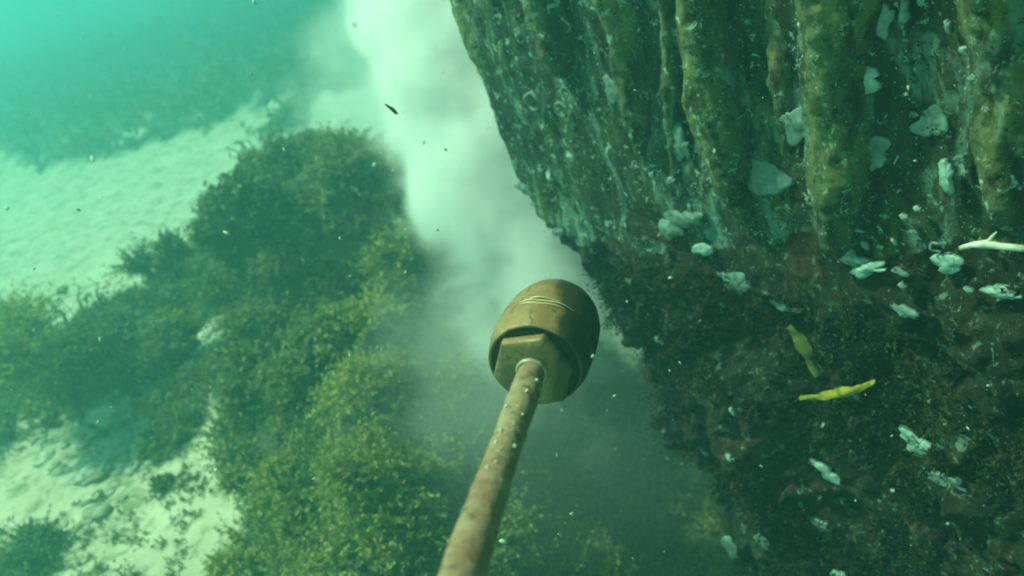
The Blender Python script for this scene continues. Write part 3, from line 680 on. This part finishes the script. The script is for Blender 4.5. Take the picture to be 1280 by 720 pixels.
# ------------------------------------------------------------------ silt and water
def vol_mat(name, col, build):
    m = bpy.data.materials.new(name); m.use_nodes = True; t = m.node_tree; t.nodes.clear()
    pv = t.nodes.new('ShaderNodeVolumePrincipled'); out = t.nodes.new('ShaderNodeOutputMaterial')
    pv.inputs['Color'].default_value = (*col, 1); t.links.new(pv.outputs[0], out.inputs['Volume']); build(t, pv); return m
def silt_cloud(blobs, label):
    """one drifting cloud: puffs of silt in a single body of water, each thinning to nothing before the cloud's skin"""
    bm = bmesh.new()
    mats = []
    for (c, half, axis, dens, e_k, e_o) in blobs:
        M = Matrix.Translation(Vector(c)) @ Vector(axis).to_track_quat('Z', 'Y').to_matrix().to_4x4() @ Matrix.Diagonal((*half, 1))
        mats.append(M); bmesh.ops.create_icosphere(bm, subdivisions=2, radius=1.06, matrix=M)
    res = bmesh.ops.convex_hull(bm, input=bm.verts)
    inner = list({g for g in res['geom_interior'] + res['geom_unused'] if isinstance(g, bmesh.types.BMVert)})
    bmesh.ops.delete(bm, geom=inner, context='VERTS')
    keep = {g for g in res['geom'] if isinstance(g, bmesh.types.BMFace)}
    bmesh.ops.delete(bm, geom=[f for f in bm.faces if f not in keep], context='FACES_ONLY')
    bmesh.ops.recalc_face_normals(bm, faces=bm.faces)
    me = bpy.data.meshes.new('silt_cloud'); bm.to_mesh(me); bm.free()
    def b(t, pv):
        pv.inputs['Anisotropy'].default_value = .25
        L_ = t.links.new; new = t.nodes.new
        def math_(op, x, y, z=None, clamp=False):
            m = new('ShaderNodeMath'); m.operation = op; m.use_clamp = clamp
            for i_, v_ in enumerate((x, y, z)):
                if v_ is None: continue
                if isinstance(v_, (int, float)): m.inputs[i_].default_value = v_
                else: L_(v_, m.inputs[i_])
            return m.outputs[0]
        tc = new('ShaderNodeTexCoord').outputs['Object']
        wn = new('ShaderNodeTexNoise'); wn.inputs['Scale'].default_value = 3.2; wn.inputs['Detail'].default_value = 4; L_(tc, wn.inputs['Vector'])
        sb = new('ShaderNodeVectorMath'); sb.operation = 'SUBTRACT'; sb.inputs[1].default_value = (.5, .5, .5); L_(wn.outputs['Color'], sb.inputs[0])
        sc_ = new('ShaderNodeVectorMath'); sc_.operation = 'SCALE'; sc_.inputs['Scale'].default_value = .75; L_(sb.outputs[0], sc_.inputs[0])
        ad = new('ShaderNodeVectorMath'); ad.operation = 'ADD'; L_(tc, ad.inputs[0]); L_(sc_.outputs[0], ad.inputs[1])
        nz = new('ShaderNodeTexNoise'); nz.inputs['Scale'].default_value = 5.0; nz.inputs['Detail'].default_value = 6; nz.inputs['Roughness'].default_value = .6; nz.inputs['Distortion'].default_value = .4; L_(tc, nz.inputs['Vector'])
        total = None
        for M, (c, half, axis, dens, e_k, e_o) in zip(mats, blobs):
            def rad(src):
                mp = new('ShaderNodeMapping'); mp.vector_type = 'TEXTURE'
                mp.inputs['Location'].default_value = tuple(c); mp.inputs['Rotation'].default_value = Vector(axis).to_track_quat('Z', 'Y').to_euler(); mp.inputs['Scale'].default_value = half
                L_(src, mp.inputs['Vector']); ln = new('ShaderNodeVectorMath'); ln.operation = 'LENGTH'; L_(mp.outputs[0], ln.inputs[0]); return ln.outputs['Value']
            def fall(src, lo_, hi_):
                f = new('ShaderNodeMapRange'); f.interpolation_type = 'SMOOTHSTEP'
                for i_, v_ in ((1, lo_), (2, hi_), (3, 1.), (4, 0.)): f.inputs[i_].default_value = v_
                L_(src, f.inputs[0]); return f.outputs[0]
            fl = fall(rad(ad.outputs[0]), .05, .95); guard = fall(rad(tc), .70, 1.05)
            er = math_('MULTIPLY_ADD', nz.outputs['Fac'], e_k, e_o)
            dn = math_('MULTIPLY', math_('MULTIPLY', math_('MULTIPLY_ADD', fl, 1.7, er, True), guard), dens)
            total = dn if total is None else math_('ADD', total, dn)
        L_(total, pv.inputs['Density'])
    m = vol_mat('silt_volume', (.992, .999, .994), b); m.cycles.volume_step_rate = SILT_STEP
    tag(link('silt_cloud', me, m), label, 'silt cloud', kind='stuff')
a1, a2 = at(500, -60, 2.9), at(645, 375, 2.4)
silt_cloud([
    ((a1 + a2) / 2 + R * .11, (.46, .46, 1.36), tuple(a1 - a2), 30., 2.2, -1.35),
    (at(575, 90, 2.6), (.34, .34, .95), tuple(at(520, -60, 2.8) - at(640, 260, 2.4)), 30., 1.0, -.4),
    (at(600, 415, 2.25), (.40, .40, .85), tuple(at(590, 260, 2.4) - at(540, 640, 2.05)), 1.7, 1.6, -1.0),
    (at(475, 110, 3.3), (.50, .45, .60), (0, 0, 1), 2.2, 1.8, -1.2),
    (at(690, 590, 2.0), (.75, .60, .70), (0, 0, 1), .22, 1.4, -.9)],
    'bright white silt plume pouring down beside the wall and thinning to a green veil behind the rod')

def hz(t, pv):
    pv.inputs['Density'].default_value = HAZE_DENS; pv.inputs['Anisotropy'].default_value = .56
    pv.inputs['Absorption Color'].default_value = (0, .30, .40, 1)
M_haze = vol_mat('water_haze', (.175, .53, .55), hz)
x0, x1, y0, y1, z0_, z1_ = -62, 62, -62, 92, -3.2, 2.45
V = [(x, y, z) for x in (x0, x1) for y in (y0, y1) for z in (z0_, z1_)]
me = mesh_np(np.array(V), np.array([(0, 1, 3, 2), (4, 6, 7, 5), (0, 4, 5, 1), (2, 3, 7, 6), (0, 2, 6, 4), (1, 5, 7, 3)]), 'haze')
bm = bmesh.new(); bm.from_mesh(me); bmesh.ops.recalc_face_normals(bm, faces=bm.faces); bm.to_mesh(me); bm.free()
tag(link('haze', me, M_haze, smooth=False), kind='stuff')
